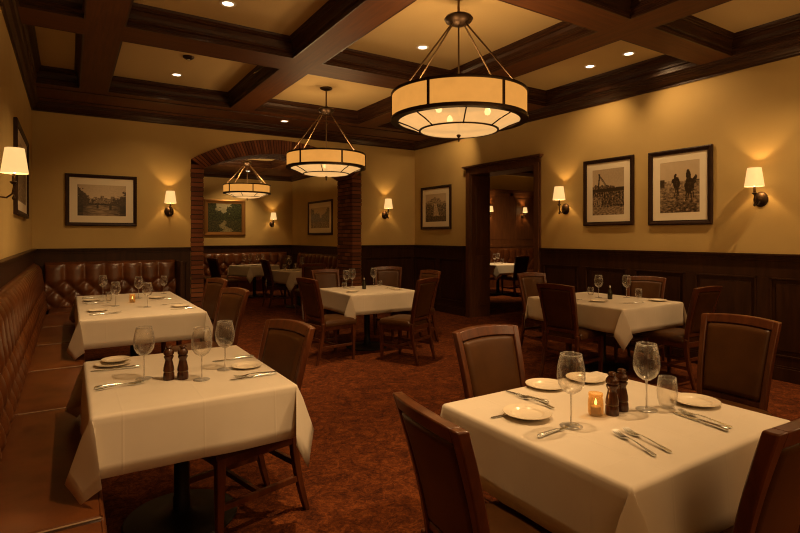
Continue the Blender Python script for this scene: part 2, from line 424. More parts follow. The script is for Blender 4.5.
# ------------------------------------------------------------------ banquettes
def tuft(s, t, w=.25, h=.26, top=.62):
    # s along, t height 0..top+; last button row just below the pleated head
    tb = top * .60
    if t <= tb:
        a = s / w + (tb - t) / h; c = s / w - (tb - t) / h
        v = (abs(sin(pi * a)) * abs(sin(pi * c))) ** .42
        edge = min(1, t / .05)
        return v * (.35 + .65 * edge)
    k = (t - tb) / (top - tb)
    v = abs(sin(pi * s / w)) ** .42
    return v * (1 - max(0, (k - .55) / .45) ** 2 * .9)
def tufted_back(p0, p1, n, zs, zt, lean, name, parent, th=.16, th_=.26, pitch=.25):
    L = hypot(p1[0] - p0[0], p1[1] - p0[1]); d = ((p1[0] - p0[0]) / L, (p1[1] - p0[1]) / L)
    ns = int(L / .021); ntt = 34; H = zt - zs; mb = MB(); vs = []; W = ntt + 4
    off0 = round(L / pitch) ; w = L / off0
    for i in range(ns + 1):
        s = L * i / ns
        row = []
        row.append((0, zs))
        for j in range(ntt + 1):
            t = H * j / ntt
            o = th - lean * (t / H) + .055 * tuft(s, t, w, th_, H)
            row.append((o, zs + t - (.018 if j == ntt else 0)))
        row.append((th - lean - .03, zt + .004)); row.append((0, zt + .004))
        W = len(row)
        for o, z in row: vs.append((p0[0] + d[0] * s + n[0] * o, p0[1] + d[1] * s + n[1] * o, z))
    fs = []
    for i in range(ns):
        for j in range(W - 1): fs.append((i * W + j, (i + 1) * W + j, (i + 1) * W + j + 1, i * W + j + 1))
    fs.append(tuple(range(W))); fs.append(tuple(ns * W + q for q in range(W))[::-1])
    mb.add(vs, fs); return mb.build(name, 'booth_leather', parent, smooth='all')
def cushion(x0, x1, y0, y1, z0, z1, name, parent, mat='booth_leather', r=.03, crown=.012):
    nx, ny = 14, 14; mb = MB(); vs = []; fs = []
    def prof(a):  # 0..1 -> position with roundness rows
        return a
    W = ny + 1
    for lay in (1, 0):
        for i in range(nx + 1):
            for j in range(ny + 1):
                a = (1 - cos(pi * i / nx)) / 2; c = (1 - cos(pi * j / ny)) / 2
                x = x0 + (x1 - x0) * a; y = y0 + (y1 - y0) * c
                e = min(x - x0, x1 - x, y - y0, y1 - y)
                k = 1 - sqrt(max(0, 1 - min(1, e / r) ** 2)) if False else (sqrt(1 - (1 - min(1, e / r)) ** 2))
                if lay: z = z1 - r * (1 - k) + crown * (4 * a * (1 - a) * 4 * c * (1 - c)) ** .5
                else: z = z0
                vs.append((x, y, z))
    Nn = (nx + 1) * W
    for i in range(nx):
        for j in range(ny):
            q = (i * W + j, (i + 1) * W + j, (i + 1) * W + j + 1, i * W + j + 1); fs.append(q); fs.append(tuple(x + Nn for x in q)[::-1])
    rg = [i * W for i in range(nx)] + [nx * W + j for j in range(ny)] + [i * W + ny for i in range(nx, 0, -1)] + [j for j in range(ny, 0, -1)]
    for k in range(len(rg)):
        a, c = rg[k], rg[(k + 1) % len(rg)]; fs.append((a, a + Nn, c + Nn, c))
    mb.add(vs, fs); return mb.build(name, mat, parent, smooth=True)
SZ = .42
bq = empty('banquette', (XL, 4, 0), 0, 'long brown tufted leather banquette running along the left wall', 'banquette')
def rel(o, root): o.location = (o.location.x - root.location.x, o.location.y - root.location.y, o.location.z - root.location.z); return o
rel(tufted_back((XL + .03, YB - .1), (XL + .03, -1.6), (1, 0), SZ - .02, 1.07, .09, 'backrest', bq, .12, .32, .21), bq)
rel(MB().box(XL + .03, .07, -1.6, 8.32, .0, SZ - .13).build('base', 'booth_leather', bq, bevel=.01), bq)
ys = [-1.6, .4, 2.2, 3.73, 4.87, 6.0, 7.15, 8.32]
for i in range(len(ys) - 1):
    c = rel(cushion(XL + .03, .115, ys[i] + .004, ys[i + 1] - .004, SZ - .13, SZ, 'seat_cushion', bq), bq)
    c2 = MB().tube([(.1, ys[i] + .02, SZ - .004), (.1, ys[i + 1] - .02, SZ - .004)], .005, 6).build('piping', 'booth_leather', c)
    MB().tube([(XL + .2, ys[i] + .012, SZ - .006), (.1, ys[i] + .012, SZ - .006)], .0045, 6).build('seam_piping', 'piping', c)
bq = empty('banquette', (.6, YB, 0), 0, 'short brown tufted leather banquette against the back wall beside the brick arch', 'banquette')
rel(tufted_back((XL + .15, YB - .03), (1.42, YB - .03), (0, -1), SZ - .02, 1.07, .06, 'backrest', bq, .10), bq)
rel(MB().box(-.1, 1.42, 8.33, YB - .03, .0, SZ - .13).build('base', 'booth_leather', bq, bevel=.01), bq)
for (a, c) in ((XL + .2, .5), (.5, 1.42)): rel(cushion(a + .004, c - .004, 8.33, YB - .04, SZ - .13, SZ, 'seat_cushion', bq), bq)
rel(MB().box(1.425, 1.47, 8.5, YB - .03, 0, 1.06).build('end_panel', 'panel_wood', bq, bevel=.004), bq)
bq = empty('banquette', (2.5, Y2, 0), 0, 'dark red tufted banquette seen through the arch under the green painting', 'banquette')
rel(tufted_back((.4, Y2 - .03), (X2 - .2, Y2 - .03), (0, -1), SZ - .02, 1.0, .06, 'backrest', bq, .12), bq)
rel(cushion(.4, X2 - .2, Y2 - .62, Y2 - .05, SZ - .13, SZ, 'seat_cushion', bq), bq)
rel(MB().box(.4, X2 - .2, Y2 - .58, Y2 - .05, 0, SZ - .13).build('base', 'booth_leather', bq), bq)
bq = empty('banquette', (X2, 12, 0), 0, 'dark red tufted banquette beyond the right brick pier, along the inner side wall', 'banquette')
rel(tufted_back((X2 - .03, 10.0), (X2 - .03, 13.5), (-1, 0), SZ - .02, 1.0, .06, 'backrest', bq, .12), bq)
rel(cushion(X2 - .6, X2 - .05, 10.0, 13.5, SZ - .13, SZ, 'seat_cushion', bq), bq)
rel(MB().box(X2 - .56, X2 - .05, 10.0, 13.5, 0, SZ - .13).build('base', 'booth_leather', bq), bq)
bq = empty('banquette', (10.5, 11.6, 0), 0, 'dark tufted banquette in the panelled room seen through the doorway', 'banquette')
rel(tufted_back((8.5, 11.62), (13.4, 11.62), (0, -1), SZ - .02, 1.08, .06, 'backrest', bq, .12), bq)
rel(cushion(8.5, 13.4, 11.0, 11.6, SZ - .13, SZ, 'seat_cushion', bq), bq)
rel(MB().box(8.5, 13.4, 11.05, 11.6, 0, SZ - .13).build('base', 'booth_leather', bq), bq)

# ------------------------------------------------------------------ chair
def backS(s, t):
    hw = .185 + .03 * t
    return (s * hw, -.20 - .012 * t - .10 * t ** 1.5 - .03 * (1 - s * s) * t, .44 + t * .52 + .014 * (1 - s * s) * t)
def dining_chair():
    r = empty('dining_chair', cat='chair')
    for sx in (-1, 1):
        MB().bar([(sx * .19, .205, 0), (sx * .195, .205, .30), (sx * .195, .205, .43)], [.028, .04, .044], [.028, .04, .044]).build('leg', 'chair_wood', r, bevel=.004)
        pts = []
        for k in range(9):
            z = .46 * k / 8; q = 1 - k / 8
            pts.append((sx * .188, -.205 - .085 * q ** 1.8, z))
        MB().bar(pts, [.03 + .008 * k / 8 for k in range(9)], [.03 + .012 * k / 8 for k in range(9)]).build('leg', 'chair_wood', r, smooth=True, bevel=.004)
    st = []
    c0 = lambda a, c: .018
    fr = MB()
    fr.slab(backS, -1, -.84, 0, 1, lambda a, c: .02, lambda a, c: .02, 2, 12)
    fr.slab(backS, .84, 1, 0, 1, lambda a, c: .02, lambda a, c: .02, 2, 12)
    fr.slab(backS, -.86, .86, .905, 1.0, lambda a, c: .02, lambda a, c: .02, 10, 3)
    fr.slab(backS, -.86, .86, .075, .14, lambda a, c: .012, lambda a, c: .014, 10, 2)
    fr.build('back_frame', 'chair_wood', r, smooth=True, bevel=.005)
    def puff(a, c):
        e = min(1, min(a, 1 - a) / .09, min(c, 1 - c) / .06); return .008 + .022 * sqrt(max(0, 1 - (1 - e) ** 2))
    def puffb(a, c):
        e = min(1, min(a, 1 - a) / .06, min(c, 1 - c) / .04); return .006 + .012 * sqrt(max(0, 1 - (1 - e) ** 2))
    MB().slab(backS, -.84, .84, .14, .905, puff, puffb, 20, 24).build('backrest', 'chair_leather', r, smooth='all')
    # apron
    MB().box(-.205, .205, -.215, .215, .375, .425).build('seat_frame', 'chair_wood', r, bevel=.006)
    cushion(-.222, .222, -.195, .235, .425, .485, 'seat', r, 'chair_leather', .04, .02)
    for sx in (-1, 1):
        MB().box(sx * .19 - .011, sx * .19 + .011, -.235, .2, .17, .2).build('stretcher', 'chair_wood', r, bevel=.003)
    MB().box(-.185, .185, -.02, .002, .172, .198).build('stretcher', 'chair_wood', r, bevel=.003)
    MB().box(-.185, .185, -.232, -.212, .25, .28).build('stretcher', 'chair_wood', r, bevel=.003)
    return r
def chair(bx, by, az, label, hz=1, wx=1):
    a = radians(az); f = (sin(a), cos(a))
    o = place(dining_chair, (bx + .3 * f[0], by + .3 * f[1], 0), -a, label, None, 'chair'); o.scale = (wx, 1, hz); return o
chair(.93, 1.30, 96, 'leather back dining chair in the foreground at the left side of the nearest right table', .96, .95)
chair(1.86, 2.08, 180, 'leather dining chair facing the camera behind the nearest right table')
chair(3.38, 1.56, 270, 'wide brown leather chair beyond the far right corner of the nearest right table')
chair(1.69, .62, 0, 'chair cut off by the bottom right corner of the photo')
chair(1.03, 2.80, 256, 'wood framed leather chair tucked in at the nearest left table')
chair(1.27, 4.85, 254, 'leather chair at the second banquette table, the nearer one on its aisle side')
chair(1.40, 6.10, 256, 'leather chair at the far aisle side of the second banquette table')
chair(2.30, 5.62, 82, 'dark backed chair on the left of the middle table')
chair(3.47, 4.90, -24, 'chair pulled out at the near right side of the middle table, seen from behind')
chair(4.28, 5.98, 268, 'chair at the right of the middle table, mostly hidden by the pulled-out chair')
chair(4.22, 7.02, 212, 'leather chair behind the middle table in front of the wall wainscot')
chair(3.12, 6.95, 180, 'leather chair behind the middle table beside the brick pier')
chair(4.12, 3.60, 84, 'dark backed chair at the left of the table under the pictures')
chair(5.1, 4.85, 190, 'chair near the doorway behind the table under the pictures')
chair(5.78, 3.68, 252, 'chair against the right wall behind the table under the pictures')
chair(5.16, 2.66, 2, 'dark backed chair on the near right of the table under the pictures')
chair(3.62, 8.55, 8, 'dark chair just in front of the right brick pier, seen from behind')
chair(3.36, 10.45, 88, 'dark chair on the left of the first table inside the arch')
chair(4.45, 12.2, 262, 'dark chair between the two tables inside the arch')
chair(2.62, 11.75, 75, 'dark chair left of the far table under the green painting')
chair(2.35, 12.7, 110, 'dark chair beside the left brick pier, farthest in the arch room')
chair(9.2, 9.05, 3, 'dark chair seen through the doorway, back to the camera')

# ------------------------------------------------------------------ tables and cloths
def tablecloth_mesh(a, c, o, kmax, seed, ztop=.75):
    ov = [0, .006, .014, .022, .045, .08, .12, .16, .2, o] if o > .21 else [0, .006, .014, .022, .05, .09, .13, o]
    inn = 18
    def axis(h):
        return [-(h + q) for q in ov[::-1]] + [-h + .008] + [-h + 2 * h * i / inn for i in range(1, inn)] + [h - .008] + [h + q for q in ov]
    U, V = axis(a), axis(c); rnd = Vector((seed * 3.7, seed * 1.3, 0))
    R = .014
    def curl(d):
        if d < R * pi / 2: th = d / R; return R * sin(th), R * (1 - cos(th))
        return R, R + d - R * pi / 2
    vs = []
    A, B = .11, .34
    for u in U:
        for v in V:
            du = max(0, abs(u) - a); dv = max(0, abs(v) - c); su = 1 if u > 0 else -1; sv = 1 if v > 0 else -1
            x = max(-a, min(a, u)); y = max(-c, min(c, v)); z = ztop
            n1 = noise.noise(Vector((u * 2.2, v * 2.2, 0)) + rnd)
            if du == 0 and dv == 0:
                z += .0012 * n1
            elif not (du > 0 and dv > 0):
                d = max(du, dv); ox, dz = curl(d); s = v if du > 0 else u
                wv = .10 * noise.noise(Vector((s * 2.6, 5 + su * 2, sv)) + rnd) + .05 * noise.noise(Vector((s * 7, 2, su)) + rnd)
                h = c if du > 0 else a; fade = min(1, (h - abs(s)) / .12)
                out = ox + dz * (.04 + (wv + .05) * fade * .6)
                if du > 0: x += su * out
                else: y += sv * out
                z -= dz
            vs.append((x, y, z))
    W = len(V); ins = lambda q, h: -h - 1e-6 <= q <= h + 1e-6
    fs = [(i * W + j, (i + 1) * W + j, (i + 1) * W + j + 1, i * W + j + 1) for i in range(len(U) - 1) for j in range(W - 1)
          if (ins(U[i], a) and ins(U[i + 1], a)) or (ins(V[j], c) and ins(V[j + 1], c))]
    mb = MB(); mb.add(vs, fs)
    # corners: each hangs as a kite between two folds
    ang = [0, 6, 13, 20, 24, 27, 33, 39, 45, 51, 57, 63, 66, 70, 77, 84, 90]
    fr = [q / o for q in ov]
    for su in (-1, 1):
        for sv in (-1, 1):
            cv = []; big = (1 if su > 0 else .86) + .12 * noise.noise(Vector((su * 3.1, sv * 2.7, seed * 1.9)))
            for ph in ang:
                rm = o / max(cos(radians(ph)), sin(radians(ph)))
                for q in fr:
                    r = rm * q; ox, dz = curl(r); x, y, z = su * a, sv * c, ztop
                    K1 = ((A + B) / sqrt(2) * big, (A - B) / sqrt(2) * big); K2 = (K1[1], K1[0])
                    if ph <= 24: t = (ph / 24) ** 1.25; k = (K1[0] * t, K1[1] * t)
                    elif ph >= 66: t = ((90 - ph) / 24) ** 1.25; k = (K2[0] * t, K2[1] * t)
                    else: t = (ph - 24) / 42; k = (K1[0] * (1 - t) + K2[0] * t, K1[1] * (1 - t) + K2[1] * t)
                    w = min(1, r / .06); k = (k[0] * w, k[1] * w)
                    x += su * (k[0] * r + ox * cos(radians(ph)) + (.04 * dz if ph == 0 else .03 * r * w))
                    y += sv * (k[1] * r + ox * sin(radians(ph)) + (.04 * dz if ph == 90 else .03 * r * w))
                    drop = dz * sqrt(max(.2, 1 - k[0] ** 2 - k[1] ** 2))
                    if drop > o: drop = o + (drop - o) * (kmax if su < 0 or kmax > 1 else 1.5)
                    cv.append((x, y, z - drop))
            n = len(fr); cf = [(i * n + j, (i + 1) * n + j, (i + 1) * n + j + 1, i * n + j + 1) for i in range(len(ang) - 1) for j in range(n - 1)]
            if su * sv < 0: cf = [f[::-1] for f in cf]
            mb.add(cv, cf)
    bm = bmesh.new(); me = bpy.data.meshes.new('tmp'); me.from_pydata(mb.v, [], mb.f); bm.from_mesh(me)
    bmesh.ops.remove_doubles(bm, verts=bm.verts, dist=.0025); bmesh.ops.delete(bm, geom=[v for v in bm.verts if not v.link_faces], context='VERTS')
    bmesh.ops.recalc_face_normals(bm, faces=bm.faces); bm.verts.ensure_lookup_table(); bm.verts.index_update()
    mb.v = [tuple(v.co) for v in bm.verts]; mb.f = [tuple(v.index for v in f.verts) for f in bm.faces]; bm.free(); bpy.data.meshes.remove(me)
    return mb
def table(cx, cy, a, c, rz, lab_t, lab_c, o=.25, kmax=1.5, seed=1):
    t = empty('dining_table', (cx, cy, 0), radians(rz), lab_t, 'table', 'dining tables')
    MB().box(-a + .01, a - .01, -c + .01, c - .01, .705, .742).build('tabletop', 'frame_wood', t, bevel=.004)
    MB().lathe([(0, .0), (.27, 0), (.275, .008), (.27, .016), (.16, .024), (.06, .036), (.045, .05), (0, .05)], 36).build('base', 'black_iron', t, smooth=True)
    MB().lathe([(0, .045), (.042, .045), (.042, .11), (.038, .12), (.038, .66), (.05, .68), (.16, .70), (.16, .705), (0, .705)], 24).build('column', 'black_iron', t, smooth=True)
    cl = tablecloth_mesh(a, c, o, kmax, seed, .748).build('tablecloth', 'linen', None, smooth=True, solid=.0025)
    cl.location = (cx, cy, 0); cl.rotation_euler = (0, 0, radians(rz)); tag(cl, lab_c, 'tablecloth', 'tablecloths')
table(1.82, 1.32, .49, .425, 0, 'square pedestal table nearest the camera on the right, hidden under its cloth', 'cream tablecloth on the nearest right table with the candle', seed=1)
table(.49, 2.88, .41, .52, 0, 'pedestal table nearest the camera on the left with round black base', 'cream tablecloth on the nearest left table beside the banquette', kmax=.7, seed=2)
table(.575, 6.12, .495, 1.03, 0, 'long table set by the banquette, second from the camera', 'cream tablecloth on the long second table by the banquette', kmax=.7, seed=3)
table(3.30, 6.03, .47, .47, 0, 'square pedestal table in the middle of the room', 'cream tablecloth on the middle table in front of the brick pier', seed=4)
table(4.99, 3.70, .51, .60, 0, 'square pedestal table near the right wall under the two pictures', 'cream tablecloth on the table under the two right wall pictures', seed=5)
table(3.98, 10.2, .43, .43, 10, 'nearer pedestal table inside the arch', 'cream tablecloth on the nearer table inside the arch', seed=6)
table(3.76, 12.5, .42, .38, 22, 'farther pedestal table inside the arch, under the green painting', 'cream tablecloth on the farther table inside the arch', seed=7)
table(9.15, 9.85, .46, .45, 0, 'table in the panelled room seen through the doorway', 'cream tablecloth on the table seen through the doorway', seed=8)
TZ = .7505

# ------------------------------------------------------------------ tableware
def glass_maker(name, bowl, stem_h, foot_r):
    def f():
        r = empty(name, cat='wine glass')
        MB().lathe(bowl, 28).build('bowl', 'glass', r, smooth='all')
        MB().lathe([(.0370, .2515), (.0372, .2535), (.0355, .2540), (.0348, .2520)], 32, closed=True).build('rim', 'glass_glint', r, smooth='all')
        z = bowl[0][1]
        MB().lathe([(.0045, z + .002), (.0036, z - .012), (.0034, .012), (.006, .006)], 10)  .build('stem', 'glass_glint', r, smooth='all')
        MB().lathe([(.006, .006), (.02, .003), (foot_r, .0018), (foot_r, .0004), (0, .0004)], 28).build('foot', 'glass_glint', r, smooth='all')
        return r
    f.__name__ = name; return f
big = glass_maker('wine_glass', [(0, .112), (.014, .115), (.032, .128), (.044, .148), (.0485, .172), (.047, .200), (.042, .228), (.0365, .252), (.0355, .252), (.041, .228), (.046, .200), (.0475, .172), (.043, .149), (.031, .130), (.013, .117), (0, .115)], .11, .039)
def wg(x, y, lab, grp=None, s=1, z=TZ):
    o = place(big, (x, y, z), 0, lab, grp, 'wine glass'); o.scale = (s, s, s); return o
def tumbler_m():
    o = MB().lathe([(0, .003), (.026, .003), (.031, .012), (.038, .04), (.0395, .065), (.037, .10), (.0335, .125), (.0325, .125), (.036, .10), (.0382, .065), (.0365, .04), (.03, .016), (.024, .009), (0, .009)], 28).build('tumbler', 'glass', None, smooth='all'); return o
def tumbler(x, y, lab, s=1, sz=1, grp=None, z=TZ):
    o = place(tumbler_m, (x, y, z), 0, lab, grp, 'tumbler'); o.scale = (s, s, s * sz); return o
def plate_m():
    return MB().lathe([(0, .0035), (.054, .0035), (.058, .005), (.0625, .0105), (.065, .0115), (.086, .0145), (.0905, .0165), (.093, .0165), (.0937, .0145), (.088, .0115), (.067, .008), (.058, .001), (0, .001)], 48).build('plate', 'china', None, smooth=True)
def plate(x, y, lab, s=1, z=TZ):
    o = place(plate_m, (x, y, z), 0, lab, None, 'plate'); o.scale = (s, s, s * .95); return o
def mill_m():
    r = empty('pepper_mill', cat='pepper mill')
    MB().lathe([(0, 0), (.025, 0), (.0265, .006), (.0255, .03), (.0225, .037), (.0225, .04), (.0255, .044), (.024, .06), (.0185, .085), (.0165, .095), (.0195, .103), (.0225, .108), (.0225, .114), (.017, .118), (0, .118)], 28).build('body', 'mill_wood', r, smooth=True)
    MB().lathe([(0, .118), (.018, .118), (.0235, .123), (.0245, .132), (.021, .142), (.015, .148), (.013, .151), (.017, .156), (.0145, .164), (.006, .168), (0, .168)], 28).build('head', 'mill_wood', r, smooth=True)
    MB().lathe([(.0242, .038), (.0246, .0385), (.0246, .0405), (.0242, .041)], 24).build('ring', 'brass_rod', r, smooth=True)
    return r
def mill(x, y, lab): return place(mill_m, (x, y, TZ), 0, lab, None, 'pepper mill')
def knife_m():
    r = empty('table_knife', cat='knife'); mb = MB(); L = []
    n = 14
    vs = []; fs = []
    for i in range(n + 1):
        t = i / n; x = .01 + .115 * t; w = .0085 * (1 if t < .7 else sqrt(max(0, 1 - ((t - .7) / .3) ** 2))) + .0008
        vs += [(x, -.008, .0012), (x, -.008 + w * 1.7, .0012), (x, -.008 + w * 1.7, .003), (x, -.008, .004)]
    for i in range(n):
        for k in range(4): k2 = (k + 1) % 4; fs.append((i * 4 + k, i * 4 + k2, i * 4 + 4 + k2, i * 4 + 4 + k))
    fs += [(3, 2, 1, 0), (n * 4, n * 4 + 1, n * 4 + 2, n * 4 + 3)]
    MB().add(vs, fs).build('blade', 'steel', r, smooth=True)
    h = MB(); pts = [(.012, 0, .0045), (-.0, 0, .006), (-.03, 0, .0065), (-.07, 0, .0065), (-.098, 0, .006), (-.106, 0, .0055)]
    h.tube(pts, .005, 10, rs=[.0035, .005, .0055, .007, .0078, .003]).build('handle', 'steel', r, smooth=True)
    return r
def fork_m():
    r = empty('table_fork', cat='fork')
    def strip(path, ws, th=.0022):
        vs = []; fs = []
        for (x, y, z), w in zip(path, ws):
            vs += [(x, y - w, z), (x, y + w, z), (x, y + w, z + th), (x, y - w, z + th)]
        n = len(path) - 1
        for i in range(n):
            for k in range(4): k2 = (k + 1) % 4; fs.append((i * 4 + k, i * 4 + k2, i * 4 + 4 + k2, i * 4 + 4 + k))
        fs += [(3, 2, 1, 0), (n * 4, n * 4 + 1, n * 4 + 2, n * 4 + 3)]
        return vs, fs
    mb = MB(); mb.add(*strip([(.028, 0, .009), (.038, 0, .007), (.048, 0, .004), (.058, 0, .003), (.064, 0, .003)], [.003, .007, .0115, .0125, .0125]))
    for k in range(4):
        y = -.0108 + .0072 * k; mb.add(*strip([(.062, y, .003), (.08, y, .0035), (.095, y, .006), (.106, y * .92, .010)], [.0022, .002, .0018, .0008]))
    mb.build('head', 'steel', r, smooth=True)
    MB().add(*strip([(.03, 0, .009), (.0, 0, .009), (-.04, 0, .006), (-.075, 0, .0035), (-.095, 0, .002), (-.102, 0, .002)], [.003, .003, .0045, .007, .0078, .004], .003)).build('handle', 'steel', r, smooth=True)
    return r
def spoon_m():
    r = empty('table_spoon', cat='spoon')
    vs = []; fs = []; n = 12
    for i in range(n + 1):
        t = i / n; x = .04 + .065 * t; w = .019 * sin(pi * min(1, .06 + t * .94)) ** .6 + .001
        for k in range(7):
            s = -1 + 2 * k / 6; vs.append((x, s * w, .0015 + .007 * (1 - (1 - s * s) * sin(pi * t) ** .5)))
    for i in range(n):
        for k in range(6): fs.append((i * 7 + k, i * 7 + k + 1, i * 7 + 8 + k, i * 7 + 7 + k))
    MB().add(vs, fs).build('bowl', 'steel', r, smooth=True, solid=.0012)
    MB().tube([(.042, 0, .009), (0, 0, .009), (-.05, 0, .006), (-.09, 0, .004), (-.1, 0, .004)], .003, 8, rs=[.002, .0028, .0035, .0055, .003]).build('handle', 'steel', r, smooth=True)
    return r
def cutlery(maker, tip, end, lab, z=TZ):
    # tip = business end, end = handle end
    dx, dy = tip[0] - end[0], tip[1] - end[1]; a = atan2(dy, dx)
    x, y = (tip[0] + end[0]) / 2, (tip[1] + end[1]) / 2
    cat = {'knife_m': 'knife', 'fork_m': 'fork', 'spoon_m': 'spoon'}[maker.__name__]
    o = place(maker, (x, y, z), a, lab, None, cat); return o
def cruet_m():
    r = empty('sauce_bottle', cat='bottle')
    MB().lathe([(0, 0), (.024, 0), (.026, .006), (.026, .07), (.022, .088), (.010, .104), (.009, .128), (0, .128)], 20).build('body', 'oil', r, smooth=True)
    MB().lathe([(0, .126), (.011, .126), (.011, .144), (.007, .15), (0, .15)], 14).build('cap', 'steel', r, smooth=True)
    return r
def candle_m():
    r = empty('candle_holder', cat='candle holder')
    MB().lathe([(0, .002), (.026, .002), (.0285, .008), (.0295, .04), (.028, .062), (.0255, .07), (.0275, .078), (.0272, .086), (.0255, .086), (.0255, .079), (.0235, .07), (.026, .06), (.0275, .04), (.0265, .01), (0, .006)], 24).build('jar', 'votive_glass', r, smooth='all')
    cdl = MB().lathe([(0, .008), (.019, .008), (.019, .034), (.016, .036), (0, .035)], 18).build('candle', 'wax', r, smooth=True)
    MB().lathe([(0, .038), (.004, .042), (.0052, .048), (.003, .058), (0, .066)], 12).build('flame', 'flame', cdl, smooth='all')
    return r
NL = []
def candle(x, y, lab, e=.1):
    o = place(candle_m, (x, y, TZ), 0, lab, None, 'candle holder')
    l = bpy.data.lights.new('candle_light', 'POINT'); l.energy = e; l.color = (1, .55, .2); l.shadow_soft_size = .01
    lo = bpy.data.objects.new('candle_light', l); col.objects.link(lo); lo.location = (x, y, TZ + .075); return o

# nearest right table
R_ = 'on the nearest right table'
plate(1.50, 1.45, 'small cream plate ' + R_ + ', at its left edge behind the wine glass', 1, TZ + .006)
plate(1.87, 1.69, 'small cream plate ' + R_ + ', at the back beside the long knife', 1)
plate(2.12, 1.665, 'small cream plate ' + R_ + ' half hidden behind the votive candle and mills')
plate(2.215, 1.19, 'small cream plate ' + R_ + ', at its right edge beyond the tumbler')
cutlery(knife_m, (1.66, 1.73), (1.69, 1.50), 'steel knife ' + R_ + ' lying between the two left plates')
cutlery(fork_m, (1.655, 1.65), (1.655, 1.46), 'steel fork beside the knife between the two left plates, nearest right table')
cutlery(fork_m, (1.57, 1.49), (1.37, 1.51), 'fork on the nearest right table, mostly under the left plate', TZ).scale = (1, 1, .45)
cutlery(knife_m, (1.58, 1.29), (1.37, 1.275), 'knife ' + R_ + ' with handle pointing at the left chair')
cutlery(knife_m, (2.02, 1.16), (1.99, .95), 'knife ' + R_ + ', left one of the pair before the right plate')
cutlery(fork_m, (2.055, 1.165), (2.035, .96), 'fork ' + R_ + ', right one of the pair before the right plate')
cutlery(fork_m, (1.64, 1.17), (1.565, .955), 'fork ' + R_ + ', left one of the pair in front')
cutlery(fork_m, (1.69, 1.165), (1.635, .945), 'fork ' + R_ + ', right one of the pair in front')
wg(1.56, 1.29, 'large wine glass ' + R_ + ', left of the candle', s=1.05)
wg(1.965, 1.25, 'large wine glass ' + R_ + ', right of the pepper mills', s=1.05)
tumbler(2.06, 1.22, 'stemless glass tumbler ' + R_)
candle(1.74, 1.32, 'lit votive candle in amber glass ' + R_)
mill(1.80, 1.29, 'dark wooden pepper mill beside the votive candle')
mill(1.875, 1.30, 'dark wooden pepper mill between the other mill and a wine glass, right table')
# nearest left table
L_ = 'on the nearest left table'
wg(.31, 2.84, 'wine glass ' + L_ + ', left of the pepper mills')
wg(.545, 2.67, 'wine glass ' + L_ + ', just right of the pepper mills')
wg(.69, 2.81, 'wine glass ' + L_ + ', farthest right beside the round plate')
mill(.41, 2.76, 'dark wooden pepper mill ' + L_ + ', the left of two')
mill(.47, 2.735, 'dark wooden pepper mill ' + L_ + ', the right of two')
plate(.80, 2.80, 'round cream plate ' + L_ + ' near its right edge', .85)
plate(.20, 3.23, 'round cream plate ' + L_ + ', lower of the two stacked', .95)
plate(.215, 3.27, 'small cream plate ' + L_ + ', stacked on top of another', .75, TZ + .014)
cutlery(knife_m, (.30, 2.79), (.10, 2.765), 'knife ' + L_ + ', left side, farther one of a pair')
cutlery(fork_m, (.30, 2.755), (.10, 2.73), 'fork ' + L_ + ', left side, nearer one of a pair')
cutlery(knife_m, (.70, 3.01), (.89, 3.01), 'knife lying behind the right wine glass ' + L_)
cutlery(fork_m, (.70, 2.615), (.885, 2.61), 'fork ' + L_ + ' in front of the round plate, farther one')
cutlery(knife_m, (.68, 2.575), (.88, 2.575), 'knife ' + L_ + ' in front of the round plate, nearer one')
cutlery(knife_m, (.12, 3.12), (.31, 3.10), 'knife along the front of the stacked plates ' + L_)
# long second table
S_ = 'on the second banquette table'
wg(.33, 7.0, 'wine glass at the far left corner of the second banquette table', s=.95)
wg(.39, 5.94, 'wine glass ' + S_ + ', left of its candle', s=.95)
wg(.66, 6.55, 'wine glass ' + S_ + ', behind its candle', s=.95)
wg(.65, 5.68, 'wine glass ' + S_ + ', nearest on the right of its candle', s=.95)
wg(.97, 6.9, 'wine glass at the far right end of the second banquette table', s=.85)
tumbler(.36, 6.45, 'small glass tumbler beside the left wine glass ' + S_, .8)
candle(.56, 6.15, 'lit votive candle with dark amber glass ' + S_)
plate(.20, 6.55, 'cream plate ' + S_ + ', far left place', .9)
plate(.84, 6.45, 'cream plate ' + S_ + ', far right place', .9)
plate(.22, 5.62, 'cream plate ' + S_ + ', near left place', .95)
plate(.93, 5.55, 'cream plate ' + S_ + ', near right place', .95)
cutlery(knife_m, (.33, 6.83), (.12, 6.83), 'knife ' + S_ + ' at the far left edge')
cutlery(fork_m, (.31, 6.38), (.11, 6.38), 'fork ' + S_ + ' below the far left plate')
cutlery(knife_m, (.34, 6.26), (.13, 6.26), 'knife ' + S_ + ' below the far left plate')
cutlery(knife_m, (.36, 5.37), (.15, 5.35), 'knife ' + S_ + ' in front of the near left plate')
cutlery(fork_m, (.40, 5.42), (.20, 5.42), 'fork ' + S_ + ' in front of the near left plate')
cutlery(knife_m, (.77, 6.26), (.97, 6.25), 'knife ' + S_ + ' below the far right plate')
cutlery(fork_m, (.79, 5.76), (.98, 5.75), 'fork ' + S_ + ' behind the near right plate')
cutlery(knife_m, (.84, 5.35), (1.03, 5.35), 'knife ' + S_ + ' before the near right plate')
